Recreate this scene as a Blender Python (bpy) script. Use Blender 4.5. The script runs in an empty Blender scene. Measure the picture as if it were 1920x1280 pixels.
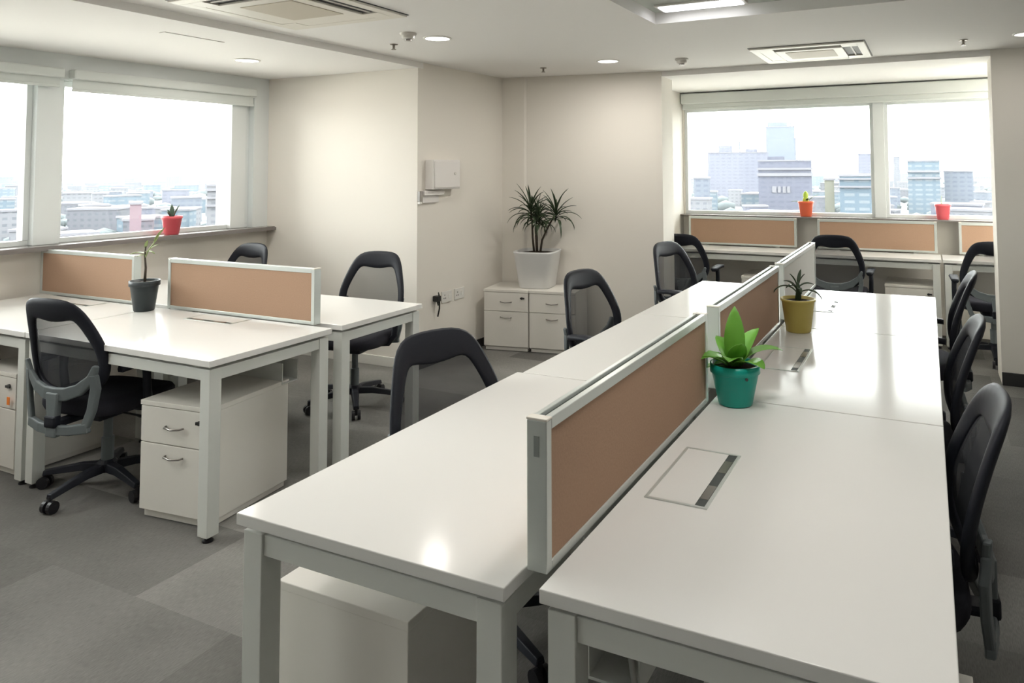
import bpy, bmesh, math, random
from mathutils import Vector, Matrix
random.seed(7)
SC = bpy.context.scene
COL = SC.collection
PI = math.pi
R = math.radians

# ------------------------------------------------------------------ camera
F_PX = 1380.646
yaw, pitch, roll = 0.4511, 0.0534, -0.0056
cam_d = bpy.data.cameras.new('camera')
cam = bpy.data.objects.new('camera', cam_d)
COL.objects.link(cam)
cam_d.sensor_fit = 'HORIZONTAL'
cam_d.sensor_width = 36.0
cam_d.lens = F_PX * 36.0 / 1920.0
cam_d.shift_x = -108.739 / 1920.0
cam_d.shift_y = -398.386 / 1920.0
cam_d.clip_start = 0.05
cam_d.clip_end = 20000
cy_, sy_ = math.cos(yaw), math.sin(yaw)
cp, sp = math.cos(pitch), math.sin(pitch)
fwd = Vector((-sy_ * cp, cy_ * cp, sp))
up0 = Vector((sy_ * sp, -cy_ * sp, cp))
rt0 = Vector((cy_, sy_, 0))
cr, sr = math.cos(roll), math.sin(roll)
rt = rt0 * cr + up0 * sr
up = up0 * cr - rt0 * sr
M = Matrix(((rt.x, up.x, -fwd.x), (rt.y, up.y, -fwd.y), (rt.z, up.z, -fwd.z)))
cam.matrix_world = Matrix.Translation((0, 0, 1.5413)) @ M.to_4x4()
SC.camera = cam

# ------------------------------------------------------------------ world, view, large lights
SC.view_settings.view_transform = 'Standard'
SC.view_settings.look = 'None'
SC.view_settings.exposure = 1.32
SC.view_settings.gamma = 1.0
SC.view_settings.use_curve_mapping = False
world = bpy.data.worlds.new('hazy_daylight')
SC.world = world
world.use_nodes = True
bg = world.node_tree.nodes['Background']
bg.inputs[0].default_value = (1.0, 0.985, 0.955, 1)
bg.inputs[1].default_value = 5.2

def area(name, loc, size, sizey, energy, color, rot=(0, 0, 0), parent=None):
    l = bpy.data.lights.new(name, 'AREA')
    l.shape = 'RECTANGLE'
    l.size = size; l.size_y = sizey; l.energy = energy; l.color = color
    o = bpy.data.objects.new(name, l)
    COL.objects.link(o)
    o.location = loc; o.rotation_euler = rot
    if parent: o.parent = parent
    return o

# ------------------------------------------------------------------ materials
MATS = {}
def mat(name, color, rough=0.5, metal=0.0, spec=0.5, emit=None, estr=0, alpha=None, noise=None, bump=None, coat=0, trans=0):
    m = bpy.data.materials.new(name)
    m.use_nodes = True
    nt = m.node_tree
    b = nt.nodes['Principled BSDF']
    b.inputs['Base Color'].default_value = (*color, 1)
    b.inputs['Roughness'].default_value = rough
    b.inputs['Metallic'].default_value = metal
    b.inputs['Specular IOR Level'].default_value = spec
    if coat: b.inputs['Coat Weight'].default_value = coat
    if trans:
        b.inputs['Subsurface Weight'].default_value = trans
        b.inputs['Subsurface Radius'].default_value = (.02, .02, .01)
    if emit:
        b.inputs['Emission Color'].default_value = (*emit, 1)
        b.inputs['Emission Strength'].default_value = estr
    if alpha is not None: b.inputs['Alpha'].default_value = alpha
    if noise or bump:
        tc = nt.nodes.new('ShaderNodeTexCoord')
        n = nt.nodes.new('ShaderNodeTexNoise')
        nt.links.new(tc.outputs['Object'], n.inputs['Vector'])
        n.inputs['Scale'].default_value = (noise or bump)[0]
        n.inputs['Detail'].default_value = 4
        if noise:
            mx = nt.nodes.new('ShaderNodeMix'); mx.data_type = 'RGBA'
            k = noise[1]
            mx.inputs['A'].default_value = (*[c * (1 - k) for c in color], 1)
            mx.inputs['B'].default_value = (*[min(1, c * (1 + k)) for c in color], 1)
            nt.links.new(n.outputs['Fac'], mx.inputs['Factor'])
            nt.links.new(mx.outputs['Result'], b.inputs['Base Color'])
        if bump:
            bp = nt.nodes.new('ShaderNodeBump')
            bp.inputs['Strength'].default_value = bump[1]
            bp.inputs['Distance'].default_value = 0.002
            nt.links.new(n.outputs['Fac'], bp.inputs['Height'])
            nt.links.new(bp.outputs['Normal'], b.inputs['Normal'])
    MATS[name] = m
    return m

mat('laminate', (0.76, 0.75, 0.72), 0.13, spec=0.06, noise=(1.2, .015))
mat('cabinet', (0.80, 0.77, 0.71), 0.42)
mat('frame_metal', (0.66, 0.67, 0.63), 0.42, spec=0.4)
mat('aluminium', (0.60, 0.63, 0.60), 0.33, 0.35)
mat('groove', (0.06, 0.07, 0.065), 0.6)
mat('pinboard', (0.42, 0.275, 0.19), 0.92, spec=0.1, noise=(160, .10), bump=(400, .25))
mat('pinboard_glare', (0.62, 0.60, 0.56), 0.92, spec=0.1, noise=(160, .06), bump=(400, .2))  # farthest screen's fabric, with back-window glare put into its colour
mat('wall_paint', (0.84, 0.80, 0.73), 0.8, spec=0.2, bump=(60, .05))
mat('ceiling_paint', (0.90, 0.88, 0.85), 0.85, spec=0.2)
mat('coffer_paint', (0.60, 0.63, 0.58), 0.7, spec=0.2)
mat('white_paint', (0.84, 0.82, 0.77), 0.5)
mat('window_white', (0.80, 0.83, 0.82), 0.4)
mat('sill_stone', (0.22, 0.20, 0.19), 0.25)
mat('sill_white', (0.85, 0.83, 0.8), 0.3)
mat('blind', (0.74, 0.77, 0.74), 0.8)
mat('chair_black', (0.012, 0.014, 0.021), 0.55, spec=0.3)
mat('chair_grey', (0.13, 0.15, 0.155), 0.45, spec=0.4)
mat('seat_fabric', (0.028, 0.028, 0.036), 0.9, spec=0.2, noise=(300, .3))
mat('caster', (0.012, 0.012, 0.015), 0.4)
mat('chrome', (0.72, 0.72, 0.72), 0.2, 1.0)
mat('handle_metal', (0.35, 0.33, 0.31), 0.3, 1.0)
mat('key_black', (0.02, 0.02, 0.02), 0.4)
mat('socket_white', (0.78, 0.76, 0.72), 0.4)
mat('plastic_white', (0.80, 0.77, 0.74), 0.4)
mat('dark_base', (0.03, 0.03, 0.03), 0.5)
mat('pot_white', (0.74, 0.74, 0.73), 0.35, noise=(3, .03))
mat('pot_teal', (0.0, 0.36, 0.29), 0.35)
mat('pot_yellow', (0.62, 0.50, 0.13), 0.45)
mat('pot_black', (0.025, 0.035, 0.04), 0.45)
mat('pot_coral', (0.85, 0.13, 0.16), 0.4)
mat('pot_orange', (0.90, 0.16, 0.07), 0.4)
mat('pot_pink', (0.90, 0.15, 0.18), 0.4)
mat('soil', (0.035, 0.025, 0.018), 1.0, spec=0.1, noise=(60, .5), bump=(80, 1))
mat('leaf_bright', (0.16, 0.42, 0.05), 0.4, noise=(9, .25), trans=.1)
mat('leaf_dark', (0.035, 0.06, 0.025), 0.5, noise=(9, .3))
mat('leaf_mid', (0.13, 0.22, 0.07), 0.5, noise=(9, .25))
mat('leaf_yellow', (0.55, 0.75, 0.10), 0.45)
mat('leaf_greygreen', (0.10, 0.16, 0.11), 0.5, noise=(12, .25))
mat('bark', (0.07, 0.055, 0.04), 0.85, noise=(60, .3))
mat('stem_green', (0.30, 0.38, 0.14), 0.5)
mat('orange_tag', (0.95, 0.25, 0.03), 0.5)
mat('cable_black', (0.01, 0.01, 0.01), 0.4)
mat('cable_grey', (0.42, 0.43, 0.41), 0.5)
mat('ac_white', (0.80, 0.76, 0.68), 0.45)
mat('ac_grille', (0.60, 0.54, 0.44), 0.6)
mat('ac_dark', (0.03, 0.03, 0.03), 0.6)
mat('detector', (0.68, 0.65, 0.60), 0.5)
mat('brass', (0.25, 0.22, 0.18), 0.4, .7)
mat('lamp_on', (1, 1, 1), 0.5, emit=(1.0, 0.97, 0.92), estr=2.5)
mat('led_on', (1, 1, 1), 0.5, emit=(0.93, 0.94, 1.0), estr=2.2)
mat('sticker', (0.25, 0.27, 0.25), 0.5)

def glass_mat():
    m = bpy.data.materials.new('window_glass'); m.use_nodes = True
    nt = m.node_tree; nt.nodes.clear()
    out = nt.nodes.new('ShaderNodeOutputMaterial')
    t = nt.nodes.new('ShaderNodeBsdfTransparent'); t.inputs[0].default_value = (.94, .97, .97, 1)
    g = nt.nodes.new('ShaderNodeBsdfGlossy'); g.inputs['Roughness'].default_value = 0.02
    fr = nt.nodes.new('ShaderNodeFresnel'); fr.inputs[0].default_value = 1.3
    mx = nt.nodes.new('ShaderNodeMixShader')
    nt.links.new(fr.outputs[0], mx.inputs[0]); nt.links.new(t.outputs[0], mx.inputs[1]); nt.links.new(g.outputs[0], mx.inputs[2])
    nt.links.new(mx.outputs[0], out.inputs[0])
    MATS['glass'] = m
glass_mat()

def mesh_mat():
    m = bpy.data.materials.new('chair_mesh_fabric'); m.use_nodes = True
    nt = m.node_tree; nt.nodes.clear()
    out = nt.nodes.new('ShaderNodeOutputMaterial')
    t = nt.nodes.new('ShaderNodeBsdfTransparent')
    d = nt.nodes.new('ShaderNodeBsdfDiffuse'); d.inputs[0].default_value = (.055, .058, .064, 1)
    mx = nt.nodes.new('ShaderNodeMixShader')
    lw_ = nt.nodes.new('ShaderNodeLayerWeight'); lw_.inputs['Blend'].default_value = .5
    mr = nt.nodes.new('ShaderNodeMapRange'); mr.inputs['To Min'].default_value = .55; mr.inputs['To Max'].default_value = 1.0
    nt.links.new(lw_.outputs['Facing'], mr.inputs['Value']); nt.links.new(mr.outputs[0], mx.inputs[0])
    nt.links.new(t.outputs[0], mx.inputs[1]); nt.links.new(d.outputs[0], mx.inputs[2])
    nt.links.new(mx.outputs[0], out.inputs[0])
    MATS['mesh'] = m
mesh_mat()

def carpet_mat():
    m = bpy.data.materials.new('carpet_tiles'); m.use_nodes = True
    nt = m.node_tree; b = nt.nodes['Principled BSDF']
    b.inputs['Roughness'].default_value = 0.95; b.inputs['Specular IOR Level'].default_value = 0.15
    tc = nt.nodes.new('ShaderNodeTexCoord')
    mp = nt.nodes.new('ShaderNodeMapping'); mp.inputs['Location'].default_value = (.13, .21, 0)
    nt.links.new(tc.outputs['Object'], mp.inputs['Vector'])
    br = nt.nodes.new('ShaderNodeTexBrick')
    br.offset = 0.5; br.inputs['Scale'].default_value = 1.0
    br.inputs['Brick Width'].default_value = 1.0; br.inputs['Row Height'].default_value = 0.5
    br.inputs['Mortar Size'].default_value = 0.0
    br.inputs['Color1'].default_value = (.138, .134, .124, 1)
    br.inputs['Color2'].default_value = (.235, .228, .213, 1)
    br.inputs['Bias'].default_value = 0
    nt.links.new(mp.outputs[0], br.inputs['Vector'])
    n1 = nt.nodes.new('ShaderNodeTexNoise'); n1.inputs['Scale'].default_value = 1.6; n1.inputs['Detail'].default_value = 3
    nt.links.new(tc.outputs['Object'], n1.inputs['Vector'])
    mp2 = nt.nodes.new('ShaderNodeMapping'); mp2.inputs['Scale'].default_value = (300, 40, 1)
    nt.links.new(tc.outputs['Object'], mp2.inputs['Vector'])
    n2 = nt.nodes.new('ShaderNodeTexNoise'); n2.inputs['Scale'].default_value = 1; n2.inputs['Detail'].default_value = 2
    nt.links.new(mp2.outputs[0], n2.inputs['Vector'])
    m1 = nt.nodes.new('ShaderNodeMix'); m1.data_type = 'RGBA'; m1.blend_type = 'OVERLAY'; m1.inputs['Factor'].default_value = .45
    nt.links.new(br.outputs['Color'], m1.inputs['A']); nt.links.new(n1.outputs['Fac'], m1.inputs['B'])
    m2 = nt.nodes.new('ShaderNodeMix'); m2.data_type = 'RGBA'; m2.blend_type = 'OVERLAY'; m2.inputs['Factor'].default_value = .35
    nt.links.new(m1.outputs['Result'], m2.inputs['A']); nt.links.new(n2.outputs['Fac'], m2.inputs['B'])
    nt.links.new(m2.outputs['Result'], b.inputs['Base Color'])
    bp = nt.nodes.new('ShaderNodeBump'); bp.inputs['Strength'].default_value = .3; bp.inputs['Distance'].default_value = .003
    nt.links.new(n2.outputs['Fac'], bp.inputs['Height']); nt.links.new(bp.outputs['Normal'], b.inputs['Normal'])
    MATS['carpet'] = m
carpet_mat()

def facade_mat(name, base, win, sx, sz):
    """pale facade with rows of window bands, by object coordinates in metres"""
    m = bpy.data.materials.new(name); m.use_nodes = True
    nt = m.node_tree; b = nt.nodes['Principled BSDF']; b.inputs['Roughness'].default_value = .9
    b.inputs['Specular IOR Level'].default_value = .1
    tc = nt.nodes.new('ShaderNodeTexCoord'); sep = nt.nodes.new('ShaderNodeSeparateXYZ')
    nt.links.new(tc.outputs['Object'], sep.inputs[0])
    ad = nt.nodes.new('ShaderNodeMath'); ad.operation = 'ADD'
    nt.links.new(sep.outputs[0], ad.inputs[0]); nt.links.new(sep.outputs[1], ad.inputs[1])
    cb = nt.nodes.new('ShaderNodeCombineXYZ')
    nt.links.new(ad.outputs[0], cb.inputs[0]); nt.links.new(sep.outputs[2], cb.inputs[1])
    br = nt.nodes.new('ShaderNodeTexBrick'); br.offset = 0
    br.inputs['Scale'].default_value = 1
    br.inputs['Brick Width'].default_value = sx; br.inputs['Row Height'].default_value = sz
    br.inputs['Mortar Size'].default_value = sz * .3; br.inputs['Mortar Smooth'].default_value = 0
    br.inputs['Color1'].default_value = (*win, 1); br.inputs['Color2'].default_value = (*[w * 1.15 for w in win], 1)
    br.inputs['Mortar'].default_value = (*base, 1)
    nt.links.new(cb.outputs[0], br.inputs['Vector'])
    nt.links.new(br.outputs['Color'], b.inputs['Base Color'])
    MATS[name] = m
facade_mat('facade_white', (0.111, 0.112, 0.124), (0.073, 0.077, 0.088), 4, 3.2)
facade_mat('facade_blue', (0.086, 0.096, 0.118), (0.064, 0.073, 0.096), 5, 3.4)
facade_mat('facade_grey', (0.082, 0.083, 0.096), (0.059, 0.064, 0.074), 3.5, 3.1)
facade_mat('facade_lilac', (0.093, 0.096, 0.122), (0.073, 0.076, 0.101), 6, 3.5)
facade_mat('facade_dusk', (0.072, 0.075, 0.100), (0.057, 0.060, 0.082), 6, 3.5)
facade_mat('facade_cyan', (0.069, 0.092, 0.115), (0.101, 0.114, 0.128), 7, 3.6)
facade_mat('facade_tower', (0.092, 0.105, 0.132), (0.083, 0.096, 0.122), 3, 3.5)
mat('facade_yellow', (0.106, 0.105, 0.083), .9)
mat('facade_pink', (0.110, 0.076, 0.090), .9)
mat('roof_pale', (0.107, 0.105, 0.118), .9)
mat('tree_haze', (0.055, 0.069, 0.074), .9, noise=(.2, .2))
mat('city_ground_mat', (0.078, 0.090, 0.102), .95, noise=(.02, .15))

# ------------------------------------------------------------------ helpers
def tag(o, label=None, cat=None, group=None, kind=None):
    if label: o['label'] = label
    if cat: o['category'] = cat
    if group: o['group'] = group
    if kind: o['kind'] = kind
    return o

def thing(name, label, cat, loc=(0, 0, 0), rz=0, group=None):
    o = bpy.data.objects.new(name, None); COL.objects.link(o)
    o.empty_display_size = .05
    o.location = loc; o.rotation_euler = (0, 0, rz)
    return tag(o, label, cat, group)

def obj(name, bm, m, parent=None, bevel=0, smooth=False, subsurf=0, label=None, seg=2):
    bmesh.ops.recalc_face_normals(bm, faces=bm.faces)
    me = bpy.data.meshes.new(name)
    bm.to_mesh(me); bm.free()
    me.materials.append(MATS[m])
    o = bpy.data.objects.new(name, me); COL.objects.link(o)
    if smooth:
        for p in me.polygons: p.use_smooth = True
    if bevel:
        b = o.modifiers.new('bevel', 'BEVEL'); b.width = bevel; b.segments = seg; b.limit_method = 'ANGLE'; b.angle_limit = R(40)
    if subsurf:
        s = o.modifiers.new('sub', 'SUBSURF'); s.levels = subsurf; s.render_levels = subsurf
    if parent: o.parent = parent
    if label: o['label'] = label
    return o

def struct(name, bm, m, parent=None, bevel=0):
    o = obj(name, bm, m, parent, bevel)
    if parent is None: o['kind'] = 'structure'
    return o

def box(bm, x0, x1, y0, y1, z0, z1, T=None):
    vs = [bm.verts.new((x, y, z)) for z in (z0, z1) for y in (y0, y1) for x in (x0, x1)]
    for f in ((0, 2, 3, 1), (4, 5, 7, 6), (0, 1, 5, 4), (2, 6, 7, 3), (0, 4, 6, 2), (1, 3, 7, 5)):
        bm.faces.new([vs[i] for i in f])
    if T:
        for v in vs: v.co = T(v.co)
    return bm

def nbox(*a, **k):
    return box(bmesh.new(), *a, **k)

def prism(bm, pts, z0, z1):
    lo = [bm.verts.new((x, y, z0)) for x, y in pts]; hi = [bm.verts.new((x, y, z1)) for x, y in pts]
    n = len(pts)
    bm.faces.new(lo[::-1]); bm.faces.new(hi)
    for i in range(n): bm.faces.new((lo[i], lo[(i + 1) % n], hi[(i + 1) % n], hi[i]))
    return bm

def tube(bm, pts, rad, seg=10, ends=True):
    pts = [Vector(p) for p in pts]
    rads = rad if isinstance(rad, (list, tuple)) else [rad] * len(pts)
    rings = []; prev = None
    for i, p in enumerate(pts):
        d = (pts[min(i + 1, len(pts) - 1)] - pts[max(i - 1, 0)]).normalized()
        if prev is None:
            a = Vector((0, 0, 1)) if abs(d.z) < .9 else Vector((1, 0, 0))
            u = d.cross(a).normalized()
        else:
            u = (prev - d * prev.dot(d)).normalized()
        prev = u; v = d.cross(u)
        rings.append([bm.verts.new(p + (u * math.cos(t) + v * math.sin(t)) * rads[i]) for t in [2 * PI * k / seg for k in range(seg)]])
    for a, b in zip(rings, rings[1:]):
        for k in range(seg): bm.faces.new((a[k], a[(k + 1) % seg], b[(k + 1) % seg], b[k]))
    if ends:
        bm.faces.new(rings[0][::-1]); bm.faces.new(rings[-1])
    return bm

def lathe(bm, prof, seg=32, c=(0, 0, 0), cap=True):
    rings = []
    for r, z in prof:
        rings.append([bm.verts.new((c[0] + r * math.cos(2 * PI * k / seg), c[1] + r * math.sin(2 * PI * k / seg), c[2] + z)) for k in range(seg)])
    for a, b in zip(rings, rings[1:]):
        for k in range(seg): bm.faces.new((a[k], a[(k + 1) % seg], b[(k + 1) % seg], b[k]))
    if cap:
        bm.faces.new(rings[0][::-1]); bm.faces.new(rings[-1])
    return bm

def leafblade(bm, base, az, length, width, rise, droop, fold=.25, n=9, twist=0, tip=.0):
    """arching blade: starts at base going up by 'rise' angle and bends down by droop (radians over length)"""
    base = Vector(base); hd = Vector((math.cos(az), math.sin(az), 0)); side0 = Vector((-math.sin(az), math.cos(az), 0))
    p = base.copy(); rows = []
    for i in range(n + 1):
        t = i / n
        ang = rise - droop * t
        d = hd * math.cos(ang) + Vector((0, 0, 1)) * math.sin(ang)
        nrm = -hd * math.sin(ang) + Vector((0, 0, 1)) * math.cos(ang)
        w = width * (math.sin(PI * min(1, (t * .92 + .08))) ** .7 if t < 1 else 0.03) * (1 - .15 * t)
        w = max(w, width * .03)
        s = side0 * math.cos(twist * t) + nrm * math.sin(twist * t)
        nn = nrm * math.cos(twist * t) - side0 * math.sin(twist * t)
        rows.append((bm.verts.new(p + s * w / 2 + nn * w * fold), bm.verts.new(p), bm.verts.new(p - s * w / 2 + nn * w * fold)))
        p = p + d * (length / n)
    for a, b in zip(rows, rows[1:]):
        bm.faces.new((a[0], a[1], b[1], b[0])); bm.faces.new((a[1], a[2], b[2], b[1]))
    return bm

def thicken(o, t):
    s = o.modifiers.new('solid', 'SOLIDIFY'); s.thickness = t; s.offset = 0
    return o

def copy_tree(o, parent=None):
    c = o.copy(); COL.objects.link(c); c.parent = parent
    for ch in list(o.children):
        if ch.name in KIDS_SKIP: continue
        copy_tree(ch, c)
    return c
KIDS_SKIP = set()

def dup(o, loc, rz, label, group=None):
    c = copy_tree(o); c.location = loc; c.rotation_euler = (0, 0, rz)
    c['label'] = label
    if group: c['group'] = group
    return c

# ================================================================== ROOM SHELL
H = 2.379; HA = 2.335
def wallseg(name, p0, p1, z0, z1, th=.12, m='wall_paint', ext=(0, 0)):
    """wall whose inner face runs p0->p1; thickness grows to the left of that direction"""
    p0 = Vector((*p0, 0)); p1 = Vector((*p1, 0)); d = (p1 - p0).normalized(); n = Vector((-d.y, d.x, 0))
    p0 = p0 - d * ext[0]; p1 = p1 + d * ext[1]
    q = [p0, p1, p1 + n * th, p0 + n * th]
    return struct(name, prism(bmesh.new(), [(v.x, v.y) for v in q], z0, z1), m)

struct('floor', nbox(-5.9, 6.2, -6.2, 8.0, -.08, 0), 'carpet')
# left window wall frame of reference: u along y, d into the room
def WX(u): return -5.19 + .035 * (u - 4.65)
def TW(d0):
    return lambda v: Vector((WX(v.y) + v.x, v.y, v.z))
def lw(bm, d0, d1, u0, u1, z0, z1): return box(bm, d0, d1, u0, u1, z0, z1, T=TW(0))

YB = -6.0  # rear wall
bm = bmesh.new(); lw(bm, -.25, 0, YB, 4.65, 0, 1.03); struct('wall_left', bm, 'wall_paint')
bm = bmesh.new(); lw(bm, -.25, 0, YB, 4.65, 2.16, 2.5); struct('wall_left_header', bm, 'window_white')
bm = bmesh.new(); lw(bm, -.25, 0, YB, -1.70, 1.03, 2.16); struct('wall_left_rear', bm, 'wall_paint')
bm = bmesh.new(); lw(bm, -.25, 0, 4.50, 4.65, 1.03, 2.16); struct('wall_left_jamb', bm, 'window_white')
bm = bmesh.new(); lw(bm, -.25, .10, YB, 4.65, 1.03, 1.056); struct('trim_1', bm, 'sill_stone', bevel=.004)
bm = bmesh.new(); lw(bm, .10, .112, YB, 4.65, 1.026, 1.05); struct('trim_2', bm, 'sill_stone')
# mullion + frames + panes of the left window
def left_window(name, u0, u1, n):
    f = bmesh.new()
    lw(f, -.12, -.06, u0, u1, 1.056, 1.09); lw(f, -.12, -.06, u0, u1, 2.12, 2.16)
    lw(f, -.12, -.06, u0, u0 + .035, 1.09, 2.12); lw(f, -.12, -.06, u1 - .035, u1, 1.09, 2.12)
    root = thing(name, None, None, (0, 0, 0)); root['kind'] = 'structure'
    obj('window_frame', f, 'window_white', root, .003)
    g = bmesh.new(); lw(g, -.095, -.089, u0 + .035, u1 - .035, 1.09, 2.12)
    obj('window_pane', g, 'glass', root)
left_window('window_1', 2.98, 4.50, 1)
left_window('window_2', 1.42, 2.82, 2)
left_window('window_3', -.15, 1.27, 3)
left_window('window_4', -1.70, -.30, 4)
for u in (2.82, 1.27, -.30):
    bm = bmesh.new(); lw(bm, -.2, -.01, u, u + .16 if u > 2 else u + .15, 1.056, 2.16); struct('trim_mullion', bm, 'window_white', bevel=.004)
bm = bmesh.new(); lw(bm, -.2, -.02, 4.30, 4.44, 1.056, 2.16); struct('trim_mullion', bm, 'window_white', bevel=.004)
# roller blinds rolled up under the header
def blind(name, u0, u1, label, zlo):
    r = thing(name, label, 'blind', (0, 0, 0), 0, None)
    b = bmesh.new(); lw(b, .0, .075, u0, u1, 2.165, 2.23); obj('cassette', b, 'blind', r, .01)
    b = bmesh.new(); lw(b, .03, .034, u0 + .01, u1 - .01, zlo, 2.17); obj('shade_cloth', b, 'blind', r)
    b = bmesh.new(); lw(b, .022, .042, u0 + .01, u1 - .01, zlo - .018, zlo); obj('bottom_bar', b, 'blind', r, .004)
blind('roller_blind', 3.0, 4.47, 'white roller blind rolled up over the left window, above the coral pot', 2.10)
blind('roller_blind', 1.45, 2.94, 'white roller blind cut off by the left edge of the photo', 2.12)

# alcove end wall (faces camera) and W2
wallseg('wall_alcove_end', (-3.575, 4.65), (-5.5, 4.65), 0, HA + .05, .12)
# reverse orientation: thickness must grow away from camera
for o in [bpy.data.objects['wall_alcove_end']]:
    bpy.data.objects.remove(o)
struct('wall_alcove_end', nbox(-5.5, -3.72, 4.65, 4.77, 0, 2.5), 'wall_paint')
C1 = (-3.575, 4.65); C2 = (-3.525, 5.84); C3 = (-3.31, 5.868); C4 = (-2.06, 6.085)
struct('wall_corner', prism(bmesh.new(), [(-3.72, 4.65), C1, C2, (-3.65, 6.1), (-3.72, 6.1)], 0, 2.5), 'wall_paint')
struct('wall_column', prism(bmesh.new(), [C2, C3, (-3.28, 5.90), (-3.3, 6.2), (-3.60, 6.1)], 0, 2.5), 'wall_paint')
struct('wall_back', prism(bmesh.new(), [(-3.295, 5.885), C4, (-2.06, 6.38), (-3.3, 6.38)], 0, 2.5), 'wall_paint')
struct('wall_alcove_right', nbox(3.2, 3.3, 6.42, 7.6, 0, 2.5), 'wall_paint')
struct('wall_alcove_side', nbox(-2.47, -2.345, 6.38, 7.6, 0, 2.5), 'wall_paint')
# right pillar / wall
struct('wall_back_right', nbox(.432, 6.0, 6.08, 6.42, 0, 2.5), 'wall_paint')
struct('wall_right', nbox(6.0, 6.12, -6.1, 8.0, 0, 2.6), 'wall_paint')
struct('wall_rear', nbox(-5.9, 6.0, -6.12, -6.0, 0, 2.6), 'wall_paint')
# back window wall at y=7.6
YW = 7.6
struct('wall_window_low', nbox(-2.47, 6.0, YW, YW + .2, 0, 1.04), 'wall_paint')
struct('wall_window_head', nbox(-2.47, 3.2, YW, YW + .2, 2.155, 2.5), 'window_white')
struct('trim_3', nbox(-2.345, 3.2, YW - .12, YW + .1, 1.04, 1.056), 'sill_stone', bevel=.003)
def back_window(name, x0, x1):
    f = bmesh.new(); y0, y1 = YW + .03, YW + .09
    box(f, x0, x1, y0, y1, 1.056, 1.09); box(f, x0, x1, y0, y1, 2.13, 2.16)
    box(f, x0, x0 + .03, y0, y1, 1.09, 2.13); box(f, x1 - .03, x1, y0, y1, 1.09, 2.13)
    root = thing(name, None, None); root['kind'] = 'structure'
    obj('window_frame', f, 'window_white', root, .003)
    obj('window_pane', nbox(x0 + .03, x1 - .03, YW + .055, YW + .061, 1.09, 2.13), 'glass', root)
back_window('window_5', -2.33, -.46); back_window('window_6', -.36, 1.5); back_window('window_7', 1.6, 3.2)
struct('wall_window_edge', nbox(-2.47, -2.33, YW, YW + .2, 1.04, 2.16), 'wall_paint')
for x in (-.46, 1.5): struct('trim_mullion', nbox(x, x + .10, YW + .0, YW + .15, 1.056, 2.16), 'window_white', bevel=.004)
r = thing('roller_blind', 'long white roller blind cassette across the top of the back windows', 'blind')
obj('cassette', nbox(-2.335, 3.1, YW - .09, YW, 2.21, 2.32), 'blind', r, .008)
obj('shade_cloth', nbox(-2.32, 3.1, YW - .045, YW - .041, 2.17, 2.21), 'blind', r)
obj('bottom_bar', nbox(-2.32, 3.1, YW - .053, YW - .033, 2.15, 2.17), 'blind', r, .003)
# ceilings (the main one has a coffer opening)
bm = bmesh.new()
X0, X1, Y0, Y1 = -1.407, 1.6, .6, 4.06
box(bm, -3.56, X0, -6.0, 6.09, H, H + .2); box(bm, X1, 6.0, -6.0, 6.09, H, H + .2)
box(bm, X0, X1, -6.0, Y0, H, H + .2); box(bm, X0, X1, Y1, 6.09, H, H + .2)
struct('ceiling', bm, 'ceiling_paint')
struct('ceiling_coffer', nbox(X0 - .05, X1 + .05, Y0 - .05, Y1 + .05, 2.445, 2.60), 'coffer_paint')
struct('ceiling_alcove_left', nbox(-5.9, -3.56, -6.0, 4.7, HA, HA + .24), 'ceiling_paint')
struct('ceiling_alcove_back', nbox(-2.47, 3.2, 6.09, 7.7, HA, HA + .24), 'ceiling_paint')
# trims and baseboards
bm = bmesh.new(); box(bm, -5.1, -3.59, 4.635, 4.65, 0, .075); struct('baseboard_alcove', bm, 'white_paint', bevel=.003)
bm = bmesh.new(); box(bm, .432, 3.2, 6.065, 6.08, 0, .09); struct('baseboard_right', bm, 'dark_base', bevel=.003)
def seg_board(name, p0, p1, m, h=.07):
    p0 = Vector(p0); p1 = Vector(p1); d = (p1 - p0).normalized(); n = Vector((d.y, -d.x)) * .012
    struct(name, prism(bmesh.new(), [tuple(p0), tuple(p1), tuple(p1 + n), tuple(p0 + n)], 0, h), m)
seg_board('baseboard_left', C1, C2, 'dark_base'); seg_board('baseboard_back', C3, C4, 'dark_base')

# ================================================================== DESKS
LEG = .058
def make_desk(x0, x1, y0, y1, label, group, front_only=False, zt=.75):
    cx, cy = (x0 + x1) / 2, (y0 + y1) / 2
    r = thing('office_desk', label, 'desk', (cx, cy, 0), 0, group)
    a, b = x0 - cx, x1 - cx; c, d = y0 - cy, y1 - cy
    obj('desktop', nbox(a, b, c, d, zt - .027, zt), 'laminate', r, .0022)
    i = .012
    zb = zt - .04
    for xx in (a + i, b - i - LEG):
        for yy in (c + i, d - i - LEG):
            l = obj('leg', nbox(xx, xx + LEG, yy, yy + LEG, .025, zb), 'frame_metal', r, .002)
            bm = bmesh.new(); lathe(bm, [(.006, .012), (.006, .03)], 10, (xx + LEG / 2, yy + LEG / 2, 0)); lathe(bm, [(.022, 0), (.022, .008), (.012, .014)], 16, (xx + LEG / 2, yy + LEG / 2, 0))
            obj('levelling_foot', bm, 'caster', l)
    f = bmesh.new()
    for yy in (c + i, d - i - LEG): box(f, a + i + LEG, b - i - LEG, yy + .006, yy + LEG - .006, zb - .05, zb - .002)
    for xx in (a + i, b - i - LEG): box(f, xx + .003, xx + LEG - .003, c + i + LEG, d - i - LEG, zb - .05, zb - .002)
    # spacers hold the top a little above the frame
    for xx in (a + .1, b - .14):
        for yy in (c + .03, d - .07): box(f, xx, xx + .04, yy, yy + .04, zb - .002, zt - .027)
    obj('frame_beams', f, 'frame_metal', r, .002)
    return r

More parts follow.
